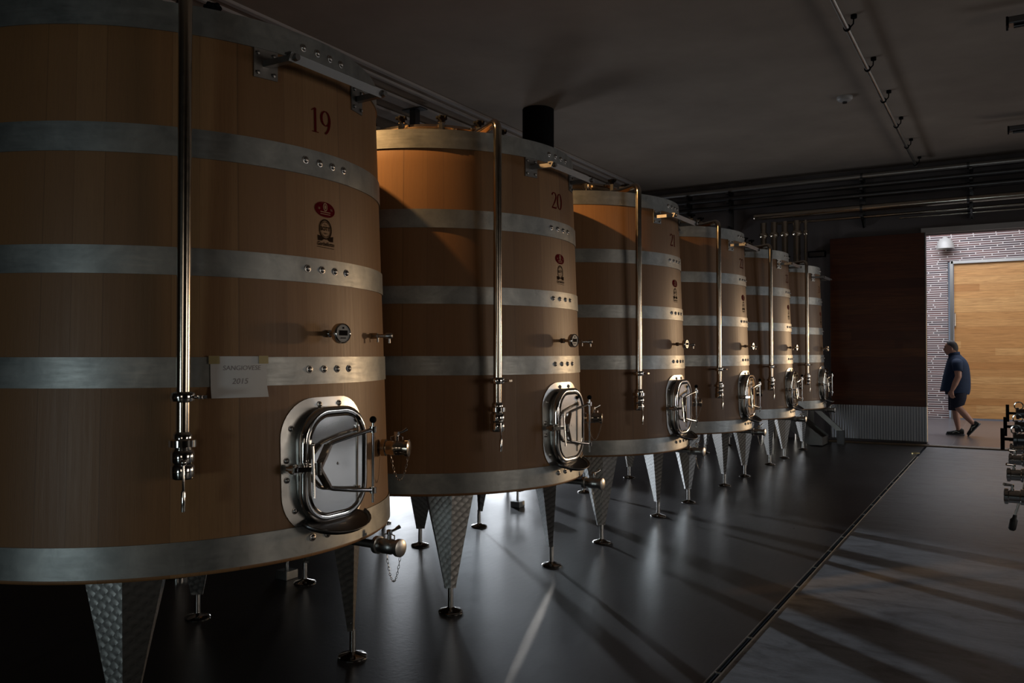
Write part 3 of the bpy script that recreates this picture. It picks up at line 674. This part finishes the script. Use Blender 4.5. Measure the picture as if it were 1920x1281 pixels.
    o, e_ = valve_body('side_valve', v, cp_(25, 1.145, .035), (math.cos(R(22)), math.sin(R(22)), 0), .036, .12, .07)
    chain(o, e_ + Vector((-.01, 0, -.04)), e_ + Vector((-.12, .0, -.04)), .12)
    o, e_ = valve_body('drain_valve', v, (1.06, .36, .70), (1, 0, 0), .036, .135, .5)
    chain(o, e_ + Vector((-.01, 0, -.04)), e_ + Vector((-.09, .0, -.04)), .12)
    return v
proto = make_vat()
desc = ['closest wooden wine vat, numbered 19, with a white paper note taped on', 'second wooden wine vat, numbered 20, lit warm at its upper left', 'third wooden wine vat, numbered 21, behind vat 20',
        'fourth wooden wine vat, numbered 22, behind vat 21', 'fifth wooden wine vat, numbered 23, second from the far end', 'farthest wooden wine vat, numbered 24, beside the wall pipes']
def copy_tree(o, parent=None):
    c = o.copy(); COL.objects.link(c); c.parent = parent
    for ch in KIDS.get(o.name, []): copy_tree(ch, c)
    return c
KIDS = {}
for o in list(bpy.data.objects):
    if o.parent: KIDS.setdefault(o.parent.name, []).append(o)
vats = [proto] + [copy_tree(proto) for _ in range(5)]
for k, v in enumerate(vats):
    v.location = (-3.6156, 2.6499 + 2.2067 * k, 0); v['label'] = desc[k]; v['group'] = 'wine vats in a row'
    number_mb(str(19 + k), 2.625, .110).build('painted_number', M_RED, v)

# paper note taped to vat 19
pn = thing('paper_note', 'white handwritten sheet of paper taped on a metal hoop of the nearest vat', 'paper note', (-3.6156, 2.6499, 0))
ps = lambda s_, z, o_=.014: surf(s_, z, o_)
def parc(a): return R(a) * 1.07
s0, s1, z0, z1 = parc(-28.3), parc(-16.4), 1.428, 1.592
b = MB(); m = 12
b.rings([[ps(s0 + (s1 - s0) * i / m, z, .012 + (.012 if z < z0 + .02 else 0)) for i in range(m + 1)] for z in (z0, z0 + .04, (z0 + z1) / 2, z1)], False, False, True); sh = b.build('sheet', M_PAPER, pn)
for sx in (s0 - .006, s1 - .034):
    b = MB(); b.rings([[ps(sx + .04 * i / 3, z, .015) for i in range(4)] for z in (z1 - .03, z1 + .002)], False, False); b.build('tape', M_TAPE, pn)
b = MB(); sc0 = (s0 + s1) / 2; f2 = lambda x, y: ps(x, y, .0129)
add_text(b, 'SANGIOVESE', .026, (sc0 + .01, 1.545), f2, 1.0, shear=.1); add_text(b, '2015', .032, (sc0 + .0, 1.492), f2, 1.0, shear=.2)
for w_ in (0,): pass
b.build('handwriting', M_INK, pn)

# ------------------------------------------------------------------ walkway frame behind the vats
wk = thing('walkway_frame', 'low steel frame on adjustable feet standing behind the vats', 'frame', (-5.1, 7, 0))
b = MB()
for k in range(5): b.box((0.1 * 0, -3.18 + k * 2.25, .62), (.06, .06, 1.1))
b.build('post', M_STEEL, wk)
for k in range(5): MB().lathe([(.07, 0), (.07, .012), (.02, .02), (.016, .09)], (0.0, -3.18 + k * 2.25, 0), n=20).build('foot', M_CHROME, wk)
MB().box((0, 1.3, 1.16), (.05, 9.2, .10)).build('rail', M_STEEL, wk)
for y, lb in ((4.22, 'square metal support foot behind the legs of the nearest vat'), (7.44, 'square metal support foot behind the legs of vat 20')):
    sf = thing('support_foot', lb, 'foot', (-4.44, y, 0), 0, 'square feet behind the vats')
    MB().box((0, 0, .03), (.11, .11, .06)).build('block', M_HOOP, sf, bevel=.004); MB().cyl((0, 0, .05), (0, 0, .17), .012).build('stem', M_CHROME, sf)
    MB().box((-.05, 0, .20), (.22, .10, .07)).build('beam', M_HOOP, sf)

# ------------------------------------------------------------------ valve stand at the right edge
VALVES = ((-.045, 5.6, 1.106, 1), (-.035, 6.3, 1.126, 1), (-.024, 7.0, 1.171, 1), (-.039, 5.2, .833, 0), (-.029, 5.9, .862, 0), (-.019, 6.5, .889, 0), (-.013, 7.0, .912, 0))
vs_ = thing('valve_stand', 'steel stand with a column of chrome valves and black handles at the right edge', 'valve stand', (0, 0, 0))
b = MB()
for y, h_ in ((5.0, 1.0), (6.2, 1.35), (7.4, 1.5)): b.box((.075 + .008 * y, y, h_ / 2), (.05, .05, h_))
b.bar((.115, 5.0, .98), (.134, 7.4, 1.34), .04, .04); b.bar((.115, 5.0, .25), (.134, 7.4, .30), .04, .04); b.build('frame', M_DARKSTEEL, vs_)
MB().tube([(.13, 4.8, .82), (.15, 7.6, .93)], .035, 14).build('pipe', M_STEEL, vs_)
MB().tube([(.14, 4.8, 1.08), (.16, 7.6, 1.19)], .03, 14).build('pipe', M_STEEL, vs_)
def side_valve(x, y, z, T):
    b = MB(); b.lathe([(.026, -.10), (.026, -.075), (.042, -.073), (.042, -.055), (.034, -.05), (.034, .0), (.042, .004), (.042, .02), (.026, .024), (0, .024)], (x + (.075 if T else .024), y, z), (-1, 0, 0), 18)
    o = b.build('valve', M_DARKSTEEL if T else M_CHROME, vs_)
    if T:
        MB().cyl((x + .06, y, z), (x, y, z), .009, 8).build('stem', M_BLACK, o); MB().cyl((x, y, z - .062), (x, y, z + .062), .011, 10).build('t_handle', M_BLACK, o)
        b = MB(); b.tube([(x + .07 + .028 * math.cos(q * PI / 6), y - .0, z + .055 + .028 * math.sin(q * PI / 6)) for q in range(12)], .004, 6, True); b.build('ring', M_CHROME, o)
    else:
        b = MB(); b.cyl((x + .04, y, z + .03), (x + .04, y, z + .065), .009, 8); b.tube([(x + .04, y, z + .06), (x - .0, y - .02, z + .066)], [.006, .009], 8); b.build('valve_lever', M_CHROME, o)
for x, y, z, T in VALVES: side_valve(x, y, z, T)
hs = thing('hanging_cable', 'thin cable with a dark plug end hanging at the right edge', 'cable', (0, 5.4, 0))
MB().tube([(.075, 0, .96), (.055, 0, .85), (.032, 0, .77), (.012, 0, .70)], .008, 8).build('cable', M_STEEL, hs)
MB().lathe([(.012, .0), (.020, .01), (.020, .06), (.012, .07), (.010, .09)], (-.004, 0, .615), (.2, 0, 1), 12).build('plug', M_RUBBER, hs)

# ------------------------------------------------------------------ walking man
mn = thing('person', 'stout man in navy shirt, shorts and dark trainers walking left through the passage', 'person', (-.95, 18.45, 0))
def loft(mb, secs, n=20):
    # secs: (x, y, z, rx, ry[, tilt]) ellipses; ring plane perpendicular to z unless an axis is given
    mb.rings([[Vector((x + rx * math.cos(2 * PI * j / n), y + ry * math.sin(2 * PI * j / n), z + tl * math.cos(2 * PI * j / n))) for j in range(n)] for x, y, z, rx, ry, tl in [(q + (0,))[:6] for q in secs]])
body = MB()
# head with face, turned to -x
n = 28; rg = []
for i in range(19):
    t_ = PI * i / 18; z = -math.cos(t_); rr = max(math.sin(t_), .02); ring = []
    for j in range(n):
        a = 2 * PI * j / n; cx, sy = math.cos(a), math.sin(a)
        x = rr * cx * .122; y = rr * sy * (.088 if z < 0 else .090); zz = z * .150
        if cx < 0:
            f = -cx * max(0, 1 - abs(sy) * 1.3)
            x -= .010 * f * math.exp(-((z + .62) / .18) ** 2) * 1.6      # chin
            x += .012 * f * math.exp(-((z - .05) / .12) ** 2)            # eye hollow
            x -= .008 * f * math.exp(-((z - .28) / .14) ** 2)            # brow
            x -= .008 * f * math.exp(-((z + .38) / .08) ** 2)            # lips
            x += .006 * f * math.exp(-((z + .30) / .04) ** 2)
        ring.append(Vector((x - .062 + (.012 if z < -.3 else 0) * 0, y, 1.717 + zz)))
    rg.append(ring)
body.rings(rg)
body.rings([[Vector((-.182 - d_, w_ * math.cos(q), 1.690 + h_ + w_ * .6 * math.sin(q))) for q in [2 * PI * k / 8 for k in range(8)]] for d_, w_, h_ in ((-.03, .016, .045), (-.004, .010, .040), (.012, .012, .010), (.022, .012, .0), (.012, .017, -.012), (-.02, .018, -.016))])
for s_ in (-1, 1): body.sphere((-.045, .090 * s_, 1.708), .032, 10, (.6, .35, 1.0))
loft(body, [(-.02, 0, 1.50, .10, .13), (-.02, 0, 1.56, .085, .085), (-.035, 0, 1.62, .082, .076), (-.04, 0, 1.70, .078, .072)])
loft(body, [(.03, 0, .88, .17, .20), (.02, 0, 1.05, .21, .21), (.02, 0, 1.25, .20, .21), (.03, 0, 1.40, .17, .21), (.02, 0, 1.50, .12, .17), (0, 0, 1.56, .07, .09)])
def limb(pts, rs): body.tube(pts, rs, 14)
# arms: the left (near) one hangs forward, the right one swings back
limb([(.05, -.20, 1.45), (.065, -.265, 1.30), (.075, -.275, 1.17), (.02, -.275, 1.03), (-.02, -.27, .93), (-.035, -.268, .895)], [.075, .070, .060, .055, .040, .033])
limb([(.05, .20, 1.45), (.06, .265, 1.30), (.09, .27, 1.17), (.07, .27, 1.03), (.05, .265, .94), (.04, .262, .90)], [.075, .070, .060, .055, .040, .033])
def hand(x, y, z, sy):
    body.rings([[Vector((x + dx + rx * math.cos(q), y + ry * math.sin(q), z + dz)) for q in [2 * PI * k / 12 for k in range(12)]] for dx, dz, rx, ry in ((0, .02, .028, .022), (-.004, -.02, .040, .020), (-.006, -.055, .044, .018), (-.004, -.08, .042, .017))])
    for k, (L, ox) in enumerate(((.070, -.036), (.080, -.013), (.074, .010), (.058, .031))):
        b0 = Vector((x + ox, y, z - .072)); body.tube([b0, b0 + Vector((.002, .004 * sy, -L * .45)), b0 + Vector((.014, .012 * sy, -L * .78)), b0 + Vector((.026, .022 * sy, -L * .95))], [.0105, .0098, .009, .0075], 8)
    body.tube([(x - .03, y + .006 * sy, z - .01), (x - .058, y + .016 * sy, z - .045), (x - .058, y + .020 * sy, z - .085)], [.013, .0115, .009], 8)
hand(-.04, -.268, .885, 1); hand(.035, .262, .885, -1)
# legs: right leg planted, left leg trailing on its toes
limb([(.02, .10, .95), (-.01, .10, .72), (-.0, .10, .50), (.02, .10, .34), (.045, .10, .16), (.055, .10, .09)], [.115, .098, .066, .066, .044, .042])
limb([(.03, -.10, .95), (.04, -.10, .72), (.07, -.10, .545), (.19, -.10, .40), (.30, -.10, .27), (.345, -.10, .225)], [.115, .100, .068, .064, .045, .042])
bo = body.build('body', M_SKIN, mn); rm = bo.modifiers.new('skin', 'REMESH'); rm.mode = 'VOXEL'; rm.voxel_size = .0065; rm.use_smooth_shade = True
sm2 = bo.modifiers.new('smooth', 'SMOOTH'); sm2.factor = .5; sm2.iterations = 3
# hair
b = MB(); n = 28; rg = []
for i in range(10):
    ring = []
    for j in range(n):
        a = 2 * PI * j / n; cx = math.cos(a); lim = 82 + 34 * max(cx, 0) + 46 * min(cx, 0) - 14 * math.exp(-((cx + .05) / .18) ** 2)
        t_ = R(lim) * (i + .02) / 9; rr = math.sin(t_)
        ring.append(Vector((-.062 + rr * cx * .128, rr * math.sin(a) * .096, 1.717 + .157 * math.cos(t_))))
    rg.append(ring)
b.rings(rg, True, True); h = b.build('hair', M_HAIR, mn)
b = MB()
for s_ in (-1, 1): b.sphere((-.160, .034 * s_, 1.727), .011, 10)
b.build('eyes', M_BLACK, mn)
b = MB()
for s_ in (-1, 1): b.tube([(-.176, .015 * s_, 1.748), (-.168, .038 * s_, 1.752), (-.150, .058 * s_, 1.746)], .0045, 6)
b.build('eyebrows', M_HAIR, mn)
# shirt
b = MB()
S = [(-.01, 0, .845, .262, .265, -.03), (.012, 0, .93, .262, .272, -.02), (.024, 0, 1.05, .254, .268), (.035, 0, 1.2, .24, .258), (.045, 0, 1.34, .212, .25), (.04, 0, 1.44, .19, .235), (.03, 0, 1.51, .155, .20), (.012, 0, 1.56, .115, .13), (0, 0, 1.60, .10, .10)]
N_ = 36; rgs = []
for q in S:
    x, y, z, rx, ry, tl = (q + (0,))[:6]
    rgs.append([Vector((x + rx * math.cos(2 * PI * j / N_) * (1 + .012 * math.sin(6 * PI * j / N_ + z * 9)), y + ry * math.sin(2 * PI * j / N_), z + tl * math.cos(2 * PI * j / N_) + .012 * math.sin(5 * 2 * PI * j / N_) * (1 if z < .9 else 0))) for j in range(N_)])
b.rings(rgs, True, False)
shirt = b.build('shirt', M_SHIRT, mn); q = shirt.modifiers.new('thick', 'SOLIDIFY'); q.thickness = .006; q = shirt.modifiers.new('s', 'SUBSURF'); q.levels = 1; q.render_levels = 1
for s_ in (-1, 1):
    b = MB(); b.rings([[Vector(c) + Vector((r * math.cos(2 * PI * j / 18), r * .85 * math.sin(2 * PI * j / 18), .25 * r * math.sin(2 * PI * j / 18) * s_)) for j in range(18)] for c, r in (((.045, .15 * s_, 1.50), .06), ((.05, .20 * s_, 1.47), .095), ((.055, .245 * s_, 1.40), .096), ((.062, .268 * s_, 1.32), .088), ((.066, .275 * s_, 1.26), .086))], True, False)
    o = b.build('sleeve', M_SHIRT, shirt); q = o.modifiers.new('thick', 'SOLIDIFY'); q.thickness = .005
b = MB(); b.rings([[Vector((x + rx * math.cos(2 * PI * j / 24), rx * .95 * math.sin(2 * PI * j / 24), z + .02 * math.cos(2 * PI * j / 24))) for j in range(24)] for x, rx, z in ((-.005, .105, 1.575), (-.012, .098, 1.615), (-.014, .094, 1.635), (-.010, .112, 1.60))], True, False); b.build('collar', M_SHIRT, shirt)
# shorts
b = MB(); T_ = lambda c, rx, ry, tl=0: [Vector((c[0] + rx * math.cos(2 * PI * j / 24), c[1] + ry * math.sin(2 * PI * j / 24), c[2] + tl * math.cos(2 * PI * j / 24))) for j in range(24)]
b.rings([T_((.02, 0, .80), .19, .23), T_((.02, 0, .90), .20, .235), T_((.02, 0, 1.0), .19, .22)], True, False)
b.rings([T_((.03, .105, .90), .15, .125), T_((.0, .11, .72), .125, .118), T_((-.01, .11, .49), .115, .112)], True, False)
b.rings([T_((.06, -.105, .90), .16, .125), T_((.06, -.11, .74), .145, .12), T_((.045, -.11, .56), .125, .112, .05)], True, False)
o = b.build('shorts', M_SHORTS, mn); q = o.modifiers.new('thick', 'SOLIDIFY'); q.thickness = .006
# shoes
def shoe(loc, ry):
    b = MB(); b.rings([[Vector((x, wd * math.cos(2 * PI * j / 16), z0_ + (h_ * (.5 + .5 * math.sin(2 * PI * j / 16))))) for j in range(16)] for x, wd, z0_, h_ in ((.10, .02, .03, .05), (.095, .036, .02, .09), (.06, .042, .02, .115), (.02, .044, .02, .105), (-.05, .048, .02, .075), (-.13, .052, .02, .055), (-.19, .042, .02, .045), (-.21, .018, .025, .025))])
    o = b.build('shoe', M_SHOE, mn, loc=loc, rot=(0, ry, 0))
    b = MB(); b.rings([[Vector((x, wd * math.cos(2 * PI * j / 16), .014 + .014 * math.sin(2 * PI * j / 16))) for j in range(16)] for x, wd in ((.112, .015), (.10, .04), (.02, .042), (-.06, .050), (-.14, .055), (-.195, .045), (-.222, .012))]); b.build('sole', M_SOLE, o)
    b = MB()
    for k in range(4): b.tube([(-.02 - .024 * k, -.03, .105 - .012 * k), (-.02 - .024 * k, 0, .122 - .014 * k), (-.02 - .024 * k, .03, .105 - .012 * k)], .004, 6)
    b.tube([(-.10, -.052, .04), (-.04, -.047, .075), (.02, -.046, .05)], .006, 6); b.build('laces', M_LACE, o)
shoe((.05, .10, 0), 0); shoe((.375, -.10, .165), R(-50))
